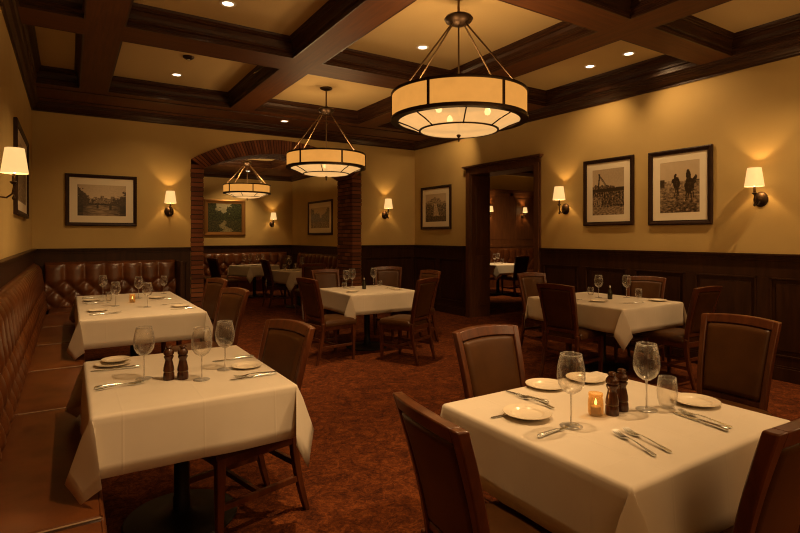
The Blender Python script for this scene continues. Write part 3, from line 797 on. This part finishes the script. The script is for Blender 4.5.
# middle table
M_ = 'on the middle table'
wg(3.13, 6.30, 'wine glass ' + M_ + ', left of a close pair', s=.95)
wg(3.25, 6.36, 'wine glass ' + M_ + ', right of a close pair', s=1.0)
wg(3.60, 6.38, 'wine glass ' + M_ + ', right of the dark bottle', s=1.0)
tumbler(3.17, 6.44, 'short glass tumbler ' + M_ + ', left side', .9, .6)
tumbler(3.71, 6.40, 'short glass tumbler ' + M_ + ', right side', .9, .6)
place(cruet_m, (3.29, 6.09, TZ), 0, 'small dark sauce bottle ' + M_, None, 'bottle')
plate(3.0, 5.85, 'cream plate ' + M_ + ' at its front left', .9)
plate(3.6, 5.78, 'cream plate ' + M_ + ' at its front right', .8)
cutlery(knife_m, (3.56, 5.98), (3.70, 5.83), 'knife ' + M_ + ', nearer of the pair at the right')
cutlery(fork_m, (3.60, 6.02), (3.74, 5.88), 'fork ' + M_ + ', farther of the pair at the right')
# table under the pictures
W_ = 'on the table under the right wall pictures'
tumbler(5.22, 4.03, 'glass tumbler ' + W_ + ', left side', .95, .8)
wg(5.10, 3.83, 'wine glass ' + W_ + ', left of the bottle')
wg(5.37, 3.66, 'wine glass ' + W_ + ', right of the bottle')
tumbler(5.43, 3.55, 'glass tumbler ' + W_ + ', right side', .95, .9)
place(cruet_m, (5.07, 3.66, TZ), 0, 'small dark sauce bottle ' + W_, None, 'bottle')
plate(4.77, 3.58, 'cream plate ' + W_ + ', left side')
plate(5.36, 3.28, 'cream plate ' + W_ + ', right side')
cutlery(knife_m, (4.88, 3.34), (5.07, 3.26), 'knife ' + W_ + ', nearest piece')
cutlery(fork_m, (4.72, 3.75), (4.62, 3.92), 'fork ' + W_ + ' at the left edge')
# arch room tables
A_ = 'on the nearer table inside the arch'
for (x, y, l) in ((3.80, 10.25, 'wine glass ' + A_ + ', left'), (4.1, 10.3, 'wine glass ' + A_ + ', tallest at right')): wg(x, y, l)
tumbler(3.68, 10.2, 'tumbler ' + A_ + ', leftmost'); tumbler(4.0, 10.42, 'tumbler ' + A_ + ', at the back')
plate(3.85, 9.98, 'cream plate ' + A_)
B_ = 'on the far table under the green painting'
for (x, y, l) in ((3.50, 12.45, 'leftmost'), (3.67, 12.57, 'second from left'), (3.86, 12.55, 'second from right'), (4.02, 12.67, 'rightmost')): wg(x, y, 'wine glass ' + B_ + ', ' + l, 'wine glasses on the far arch table')
plate(3.7, 12.3, 'cream plate ' + B_)
for (x, y, l) in ((4.62, 11.6, 'left'), (4.78, 11.6, 'right')):
    pass
C_ = 'on the table seen through the doorway'
wg(8.95, 9.75, 'wine glass ' + C_ + ', left'); wg(9.3, 10.0, 'wine glass ' + C_ + ', right')
tumbler(9.2, 9.75, 'tumbler ' + C_)

# ------------------------------------------------------------------ pendants
def pendant(x, y, r, zt, zb, zh, zc, label, energy):
    p = empty('pendant_lamp', (x, y, 0), 0, label, 'pendant lamp', 'drum pendant lamps')
    MB().lathe([(0, zc - .001), (.085, zc - .001), (.088, zc - .012), (.06, zc - .028), (.02, zc - .036), (0, zc - .036)], 28).build('canopy', 'bronze', p, smooth=True)
    MB().tube([(0, 0, zc - .03), (0, 0, zh - .02)], .011, 10).build('rod', 'brass_rod', p, smooth=True)
    k = r / .583
    MB().lathe([(0, zh + .05), (.02, zh + .05), (.04, zh + .04), (.11 * k, zh + .015), (.125 * k, zh - .005), (.11 * k, zh - .03), (.05 * k, zh - .06), (0, zh - .065)], 28).build('hub', 'bronze', p, smooth=True)
    MB().tube([(0, 0, zh - .05), (0, 0, zb - .17 * k)], .008, 10).build('centre_rod', 'brass_rod', p, smooth=True)
    for t in (30, 150, 210, 330):
        a = radians(t - 32.3); MB().tube([(.05 * k * cos(a), .05 * k * sin(a), zh - .03), ((r - .04) * cos(a), (r - .04) * sin(a), zt - .01)], .0075, 8).build('chain_rod', 'brass_rod', p, smooth=True)
    H = zt - zb
    MB().lathe([(r - .004, zb + .02), (r - .004, zt - .018), (r - .010, zt - .018), (r - .010, zb + .02)], 72, closed=True).build('shade', 'shade_panel', p, smooth=True)
    for (z0, z1, ri) in ((zt - .022, zt, r - .03), (zb, zb + .03, r - .06)):
        MB().lathe([(r + .006, z0), (r + .008, (z0 + z1) / 2), (r + .006, z1), (ri, z1), (ri, z0)], 72, closed=True).build('ring', 'bronze', p, smooth=True)
    az = -32.3
    for q in range(6):
        a = radians(60 * q + az); T = Matrix.Rotation(a, 4, 'Z')
        MB().box(r - .008, r + .007, -.010, .010, zb, zt, T).build('strut', 'bronze', p)
    ro, rm, zm = r - .058, .58 * r, zb - .075 * k
    bw = MB(); bw.lathe([(ro, zb + .006), ((ro + rm) / 2, zb - .03 * k), (rm, zm), (.6 * rm, zm - .022 * k), (.2 * rm, zm - .032 * k), (0, zm - .033 * k)], 72)
    bw.build('bowl', 'bowl_glass', p, smooth='all')
    MB().lathe([(rm + .008, zm - .006), (rm + .008, zm + .008), (rm - .008, zm + .008), (rm - .008, zm - .006)], 60, closed=True).build('ring', 'bronze', p, smooth=True)
    for q in range(8):
        a = radians(45 * q - 122.3); c, s = cos(a), sin(a)
        MB().tube([(ro * c, ro * s, zb), ((ro + rm) / 2 * c, (ro + rm) / 2 * s, zb - .034 * k), (rm * c, rm * s, zm - .004)], .006, 6).build('rib', 'bronze', p, smooth=True)
    MB().lathe([(0, zm - .03 * k), (.016 * k, zm - .035 * k), (.02 * k, zm - .045 * k), (.008 * k, zm - .06 * k), (.012 * k, zm - .075 * k), (.004, zm - .095 * k), (0, zm - .1 * k)], 14).build('finial', 'bronze', p, smooth=True)
    for q in range(3):
        a = radians(120 * q + 70); bx_, by_ = .25 * k * cos(a), .25 * k * sin(a)
        MB().lathe([(0, -.03), (.02, -.022), (.028, 0), (.022, .022), (.012, .04), (0, .045)], 14, (bx_, by_, zb + .07)).build('bulb', 'bulb', p, smooth='all')
        l = bpy.data.lights.new('pendant_or_fill_light', 'POINT'); l.energy = energy / 3; l.color = (1, .60, .26); l.shadow_soft_size = .05
        lo = bpy.data.objects.new('pendant_or_fill_light', l); col.objects.link(lo); lo.location = (x + bx_ * 1.25, y + by_ * 1.25, zb + .16)
pendant(2.86, 3.57, .583, 2.68, 2.44, 3.34, ZC, 'largest drum pendant with amber panels, hanging nearest the camera', 42)
pendant(3.08, 6.83, .553, 2.61, 2.40, 3.24, ZC, 'drum pendant with amber panels hanging before the brick arch', 36)
pendant(3.30, 11.5, .50, 2.57, 2.37, 3.06, 3.27, 'small drum pendant hanging inside the room beyond the arch', 60)

# ------------------------------------------------------------------ sconces
def sconce_m():
    # local: wall plane is x=0, room towards +x ; origin at backplate centre
    r = empty('wall_sconce', cat='wall lamp')
    T = Matrix.Rotation(pi / 2, 4, 'Y')
    bp = MB().lathe([(0, .028), (.02, .028), (.034, .022), (.05, .018), (.058, .01), (.068, .008), (.07, 0), (0, 0)], 28)
    bp.v = [tuple(T @ Vector(v)) for v in bp.v]; bp.v = [(a, b_, c * 1.15) for a, b_, c in bp.v]
    bp.build('backplate', 'bronze', r, smooth=True)
    MB().tube([(.02, 0, -.02), (.05, 0, -.055), (.09, 0, -.06), (.125, 0, -.03), (.135, 0, .02), (.135, 0, .09)], .007, 10).build('arm', 'bronze', r, smooth=True)
    MB().lathe([(0, .04), (.014, .042), (.018, .05), (.026, .056), (.026, .062), (.013, .066), (.011, .12), (0, .12)], 18, (.135, 0, 0)).build('candle_cup', 'bronze', r, smooth=True)
    MB().lathe([(0, -.08), (.01, -.072), (.012, -.06), (.006, -.045), (0, -.03)], 12, (.135, 0, .0)).build('finial', 'bronze', r, smooth=True)
    MB().lathe([(.088, .125), (.062, .315), (.0605, .315), (.0865, .125)], 40, (.14, 0, 0), closed=True).build('shade', 'sconce_shade', r, smooth=True)
    MB().lathe([(0, .12), (.012, .14), (.022, .17), (.018, .2), (0, .22)], 14, (.14, 0, 0)).build('bulb', 'bulb', r, smooth='all')
    return r
def sconce(x, y, z, rz, label, e=7, s=1):
    o = place(sconce_m, (x, y, z), radians(rz), label, None, 'wall lamp'); o.scale = (s, s, s)
    l = bpy.data.lights.new('sconce_light', 'POINT'); l.energy = e; l.color = (1, .58, .22); l.shadow_soft_size = .012
    lo = bpy.data.objects.new('sconce_light', l); col.objects.link(lo)
    a = radians(rz); lo.location = (x + .14 * s * cos(a), y + .14 * s * sin(a), z + .235 * s); return o
sconce(1.34, YB, 1.84, -90, 'shaded wall sconce between the wide picture and the brick arch')
sconce(5.33, YB, 1.87, -90, 'shaded wall sconce on the back wall right of the brick pier')
sconce(XR, 5.10, 1.84, 180, 'shaded wall sconce between the doorway and the bridge picture')
sconce(XR, 2.58, 1.83, 180, 'shaded wall sconce at the far right of the photo')
sconce(XL, 4.5, 1.77, 0, 'shaded wall sconce on the left wall above the banquette', 6, .92)
sconce(4.76, Y2, 1.78, -90, 'small lit sconce seen through the arch beside the green painting', 6)
sconce(10.45, 11.66, 2.06, -90, 'left lit sconce on the dark panelling beyond the doorway', 9, .85)
sconce(11.85, 11.66, 2.06, -90, 'right lit sconce on the dark panelling beyond the doorway', 9, .85)

# ------------------------------------------------------------------ pictures
def fbm(x, y, s, seed=0, o=4):
    v = 0; a = .5
    for _ in range(o): v += a * noise.noise(Vector((x * s, y * s, seed))); s *= 2; a *= .55
    return v
def lerp(a, c, t): return tuple(a[i] + (c[i] - a[i]) * t for i in range(3))
SEP = [(.014, .008, .004), (.11, .07, .035), (.38, .27, .155), (.66, .52, .33), (.84, .69, .47)]
def sep(v):
    v = max(0, min(.999, v)) * 4; i = int(v); return lerp(SEP[i], SEP[i + 1], v - i)
def pic_canal(x, y):
    n = fbm(x, y, 9, 1); m_ = fbm(x, y, 28, 2)
    v = .85 - .25 * (y - .5)
    sky = .62 + .1 * sin(x * 3) + .12 * (1 - y)
    edge = .78 - .55 * abs(x - .52) ** .8
    roof = .60 + .07 * fbm(round(x * 14) / 14, 0, 9, 5) * 3
    tree = y < .96 - 1.7 * (x - .0) + .5 * n and x < .36 or y < .3 + 1.25 * (x - .62) + .42 * n and x > .6
    v = sky + m_ * .12
    if y < roof: v = .36 + .5 * m_ + (.25 if fbm(x, y, 22, 8) > .22 else 0)
    if y < .40 and y > .33: v = .10 + .3 * m_
    if y < .35:
        r = fbm(x * .5, y * 4, 12, 4); v = .42 + .5 * r - .8 * abs(x - .5) ** 1.2 + .2 * (.3 - y)
        if abs(x - .4) < .02 and y > .24 or abs(x - .67) < .025 and y > .2: v = .1
    if tree and y > .33: v = .10 + .45 * max(0, m_) + .12 * n
    if (x < .12 or x > .86) and y < .35: v *= .5
    return sep(v)
def pic_bridge(x, y):
    n = fbm(x, y, 7, 3); m_ = fbm(x, y, 26, 6)
    v = .74 - .1 * x + m_ * .08 + (.06 * sin(y * 5))
    # jib of a crane and lattice gantry
    jib = abs((y - .88) - (-.95 * (x - .22) - .9 * (x - .3) ** 2)) < .014 and .18 < x < .62
    jib2 = abs((y - .83) - (-1.0 * (x - .24) - .9 * (x - .3) ** 2)) < .010 and .2 < x < .6
    mast = abs(x - .2 - .12 * (y - .6)) < .022 and .5 < y < .9
    if y < .64 + .12 * n and .0 < x < .72: v = .30 + .7 * m_
    if y < .58 + .1 * n and x > .66: v = .45 + .4 * m_
    if .5 < y < .565 + .03 * x: v = .08
    if y < .5: v = .22 + .8 * m_ + .55 * fbm(x * 3, y, 9, 77) + (.16 if x < .3 and y < .4 else 0)
    if y < .18 + .05 * n: v = .42 + .55 * fbm(x, y * 3, 14, 9)
    if jib or jib2 or mast: v = .07
    return sep(v)
def ell(x, y, cx, cy, a, c, th=0):
    dx, dy = x - cx, y - cy; q = cos(th) * dx + sin(th) * dy; w = -sin(th) * dx + cos(th) * dy; return (q / a) ** 2 + (w / c) ** 2 < 1
def pic_riders(x, y):
    n = fbm(x, y, 6, 4); m_ = fbm(x, y, 24, 7)
    v = .74 - .12 * (1 - y) + .05 * n
    if y < .62 + .04 * n: v = .42 + .06 * sin(x * 5) + .5 * m_
    if y < .5: v = .40 + .6 * fbm(x, y * 2.4, 12, 12) - .25 * (.5 - y)
    if y < .66 and x < .13 and y > .5: v = .14 + .3 * m_
    if abs(y - .61) < .012 and x > .7: v = .2
    px, py = x + .035 * fbm(x, y, 11, 41), y + .045 * fbm(x, y, 11, 43)
    d = ell(px, py, .43, .58, .085, .13, .1) or ell(px, py, .40, .70, .035, .06) or ell(px, py, .36, .62, .05, .055, .6)
    d |= ell(px, py, .75, .52, .12, .15, -.2) or ell(px, py, .72, .70, .055, .10) or ell(px, py, .715, .79, .03, .035) or ell(px, py, .86, .60, .05, .12, -.5)
    for x0, y0, x1 in ((.38, .32, .40), (.44, .27, .46), (.49, .33, .47), (.66, .22, .70), (.72, .27, .74), (.80, .20, .77), (.86, .28, .83)):
        if y0 < y < .48: d |= abs(px - (x0 + (x1 - x0) * (y - y0) / (.48 - y0))) < .014
    if d: v = .05 + .4 * max(0, m_)
    if y < .22 and .3 < x < .95: v -= .12 * (1 if m_ > 0 else .2)
    return sep(v)
def pic_falls(x, y):
    n = fbm(x, y, 7, 14); m_ = fbm(x, y, 25, 15)
    v = .72 + .05 * n
    ridge = .72 + .16 * (1 - abs(x - .45) * 2.4) + .1 * n
    if y < ridge: v = .46 + .7 * m_
    if y < .62 + .15 * n: v = .26 + .7 * m_
    if abs(x - .5 - .12 * (.5 - y)) < .07 + .18 * (.6 - y) and y < .66: v = .62 + .5 * m_
    if y < .2 + .1 * n: v = .18 + .5 * m_
    return sep(v)
def pic_trees(x, y):
    n = fbm(x, y, 6, 24); m_ = fbm(x, y, 25, 25)
    v = .68 + .06 * n
    if y < .55 + .9 * abs(x - .55) + .5 * n: v = .25 + .75 * m_
    if y < .3: v = .36 + .7 * fbm(x * 2, y * 4, 8, 5)
    return sep(v)
def pic_green(x, y):
    n = fbm(x, y, 6, 34); m_ = fbm(x, y, 26, 35)
    c = lerp((.16, .16, .09), (.36, .32, .19), y + n)
    if y < .62 + 1.3 * abs(x - .47) + .7 * n:
        c = lerp((.006, .009, .004), (.07, .08, .026), max(0, min(1, .35 + 1.9 * m_)))
    if y < .4:
        t = abs(x - .48 - .35 * (.4 - y) * sin(y * 20)) < .03 + .38 * (.4 - y) + .1 * m_
        c = lerp((.30, .25, .12), (.14, .12, .05), max(0, min(1, .5 + 2 * m_))) if t else lerp((.012, .015, .006), (.09, .08, .028), max(0, min(1, .4 + 1.8 * m_)))
    return c
def picture(p, n, d, w, h, z0, fw, mw, fn, label, mat='frame_wood', matb='mat_board'):
    # p = wall point of the left-bottom corner seen from the room, d = to the right along wall, n = into room
    T = Matrix(((d[0], n[0], 0, p[0]), (d[1], n[1], 0, p[1]), (0, 0, 1, z0), (0, 0, 0, 1)))
    r = empty('framed_picture', (0, 0, 0), 0, label, 'picture', 'framed pictures on the walls')
    r.matrix_world = T @ Matrix.Identity(4) if False else Matrix.Translation((p[0], p[1], z0))
    I = Matrix.Translation((-p[0], -p[1], -z0)) @ T
    prof = [(0, .004), (0, .03), (fw * .25, .036), (fw * .6, .03), (fw * .8, .024), (fw, .024), (fw, .012)]
    vs = []; k = len(prof)
    for (sx, sz) in ((0, 0), (1, 0), (1, 1), (0, 1)):
        for o, q in prof: vs.append(I @ Vector((o if not sx else w - o, q, o if not sz else h - o)))
    fs = []
    for c in range(4):
        e = (c + 1) % 4
        for q in range(k - 1): fs.append((c * k + q, e * k + q, e * k + q + 1, c * k + q + 1))
    MB().add(vs, fs).build('frame', mat, r)
    MB().box(.002, w - .002, .0, .010, .002, h - .002, I).build('backing', 'frame_wood', r)
    if mw:
        a, c = fw - .004, fw + mw; y0, y1 = .011, .0145; mb = MB()
        for (x0, x1, z1, z2) in ((a, w - a, a, c), (a, w - a, h - c, h - a), (a, c, c, h - c), (w - c, w - a, c, h - c)): mb.box(x0, x1, y0, y1, z1, z2, I)
        mb.build('mat_board', matb, r)
    m0 = fw + mw - .003; nx, ny = 100, max(30, int(100 * (h - 2 * m0) / (w - 2 * m0)))
    vs = []; cs = []; fs = []
    for i in range(nx + 1):
        for j in range(ny + 1):
            u, v = i / nx, j / ny
            vs.append(I @ Vector((m0 + (w - 2 * m0) * u, .0125, m0 + (h - 2 * m0) * v))); cs.append(fn(u, v))
    W = ny + 1
    for i in range(nx):
        for j in range(ny): fs.append((i * W + j, (i + 1) * W + j, (i + 1) * W + j + 1, i * W + j + 1))
    o = MB().add(vs, fs).build('print', 'print', r)
    ca = o.data.color_attributes.new('Col', 'FLOAT_COLOR', 'POINT')
    for i, c in enumerate(cs): ca.data[i].color = (c[0], c[1], c[2], 1)
    return r
picture((-.05, YB), (0, -1), (1, 0), .93, .76, 1.60, .05, .10, pic_canal, 'wide sepia canal view in dark frame on the back wall')
picture((XR, 8.74), (-1, 0), (0, -1), .98, .84, 1.58, .05, .10, pic_falls, 'sepia mountain picture between the room corner and the doorway')
picture((XR, 4.77), (-1, 0), (0, -1), .76, .89, 1.59, .05, .09, pic_bridge, 'upright sepia harbour crane picture in dark frame left of the riders')
picture((XR, 3.81), (-1, 0), (0, -1), .76, .89, 1.58, .055, .09, pic_riders, 'sepia picture of two riders in dark frame, right wall')
picture((XL, 6.15), (1, 0), (0, 1), 1.65, .92, 1.66, .05, .10, pic_trees, 'dark framed picture seen edge-on on the left wall')
picture((2.95, Y2), (0, -1), (1, 0), 1.07, .95, 1.46, .10, 0, pic_green, 'green woodland painting in a gold frame seen through the arch', 'gold')
picture((X2, 13.0), (-1, 0), (0, -1), 1.5, .86, 1.48, .05, .12, pic_trees, 'sepia tree picture seen through the arch on the inner side wall')

# ------------------------------------------------------------------ recessed lights
def can_m():
    r = empty('recessed_light', cat='ceiling light')
    MB().lathe([(.072, 0), (.072, -.006), (.05, -.007), (.048, .0)], 28, closed=False).build('trim_ring', 'white_trim', r, smooth=True)
    MB().lathe([(0, -.003), (.05, -.003)], 28).build('lens', 'can_lens', r)
    return r
def spot(x, y, z, tx, ty, tz, e, size=70, blend=.9, color=(1, .62, .28)):
    l = bpy.data.lights.new('can_spot', 'SPOT'); l.energy = e; l.color = color; l.spot_size = radians(size); l.spot_blend = blend; l.shadow_soft_size = .04
    o = bpy.data.objects.new('can_spot', l); col.objects.link(o); o.location = (x, y, z - .012)
    o.rotation_euler = Vector((tx - x, ty - y, tz - z)).to_track_quat('-Z', 'Y').to_euler()
CANS = [(1.21, 4.82, 'recessed light in the second left coffer, brightest at the top'), (1.18, 7.30, 'recessed light in the farthest left coffer beside the smoke detector'),
        (3.32, 4.78, 'recessed light beside the rods of the nearest pendant'), (5.44, 4.21, 'recessed light in the right coffer, farther of two'),
        (5.44, 3.68, 'recessed light in the right coffer, nearer of two')]
for x, y, l in CANS: place(can_m, (x, y, ZC), 0, l, None, 'ceiling light')
place(can_m, (2.99, 8.28, ZB), 0, 'small recessed light in the soffit before the brick arch', None, 'ceiling light')
place(can_m, (3.85, 13.35, 3.11), 0, 'recessed light in the ceiling inside the arch', None, 'ceiling light')
place(can_m, (5.5, 7.0, ZC), 0, 'recessed light near the doorway hidden by the big pendant', None, 'ceiling light')
for i, (x, y) in enumerate(((1.25, 1.6), (3.3, 1.3), (5.4, 1.6))): place(can_m, (x, y, ZC), 0, 'added recessed light in the unseen coffers above the camera, brightening the tables', 'added recessed lights above the camera', 'ceiling light')  # unseen cans added for more light on the tables
sd = empty('smoke_detector', (1.18, 6.50, ZC), 0, 'small round smoke detector on the farthest left coffer', 'smoke detector')
MB().lathe([(0, -.034), (.03, -.034), (.045, -.026), (.06, -.016), (.065, 0)], 24).build('body', 'bronze', sd, smooth=True)
MB().lathe([(0, -.04), (.012, -.039), (.016, -.034)], 14).build('lens', 'steel', sd, smooth=True)

E = 1.9
spot(1.21, 4.82, ZC, .6, 5.9, .75, 150 * E, 95)
spot(1.18, 7.30, ZC, .9, 8.6, 1.2, 45 * E, 90)
spot(3.32, 4.78, ZC, 3.3, 5.9, .75, 110 * E, 90)
spot(5.44, 4.21, ZC, 6.05, 4.62, 2.3, 33 * E, 100, 1)
spot(5.44, 3.68, ZC, 6.05, 3.15, 2.3, 33 * E, 100, 1)
spot(5.5, 7.0, ZC, 6.05, 8.2, 2.2, 33 * E, 100, 1)
spot(1.25, 1.6, ZC, .6, 2.7, .75, 150 * E, 95)  # this and the next two shine from the added cans onto the tables
spot(3.3, 1.3, ZC, 2.0, 1.4, .75, 150 * E, 95)
spot(5.4, 1.6, ZC, 4.9, 3.3, .75, 120 * E, 90)
spot(3.85, 13.35, 3.11, 3.6, 13.9, 1.5, 60 * E, 100)
spot(9.2, 9.0, 3.3, 9.6, 10.8, .75, 200 * E, 110)  # added unseen light that brightens the side room
place(can_m, (9.2, 9.0, 3.3), 0, 'added recessed light brightening the room beyond the doorway, out of view', None, 'ceiling light')

# added fill lights behind the camera, no pendants are modelled there
for (x, y, e) in ((1.0, -1.3, 42), (3.3, -1.0, 60), (4.9, .2, 26)):
    l = bpy.data.lights.new('pendant_or_fill_light', 'POINT'); l.energy = e; l.color = (1, .62, .28); l.shadow_soft_size = .7
    o = bpy.data.objects.new('pendant_or_fill_light', l); col.objects.link(o); o.location = (x, y, 2.45)
w = bpy.data.worlds.new('World'); sc.world = w; w.use_nodes = True
w.node_tree.nodes['Background'].inputs[0].default_value = (.05, .03, .015, 1); w.node_tree.nodes['Background'].inputs[1].default_value = .3

# ------------------------------------------------------------------ camera
cam = bpy.data.cameras.new('Camera'); co = bpy.data.objects.new('Camera', cam); col.objects.link(co)
cam.sensor_width = 36; cam.lens = 523 / 800 * 36; cam.shift_y = (236 - 266.5) / 800
cam.clip_start = .02; cam.clip_end = 60
co.location = (0, 0, 1.45); co.rotation_euler = (pi / 2, 0, -radians(32.3)); sc.camera = co
sc.view_settings.view_transform = 'Standard'; sc.view_settings.look = 'None'; sc.view_settings.gamma = 1
sc.view_settings.exposure = 0; sc.view_settings.use_curve_mapping = False
sc.cycles.use_denoising = True; sc.cycles.pixel_filter_type = 'BLACKMAN_HARRIS'; sc.cycles.filter_width = 1.1
sc.cycles.max_bounces = 7; sc.cycles.diffuse_bounces = 3; sc.cycles.glossy_bounces = 3; sc.cycles.transparent_max_bounces = 16
sc.cycles.caustics_reflective = False; sc.cycles.caustics_refractive = False; sc.cycles.sample_clamp_indirect = 3
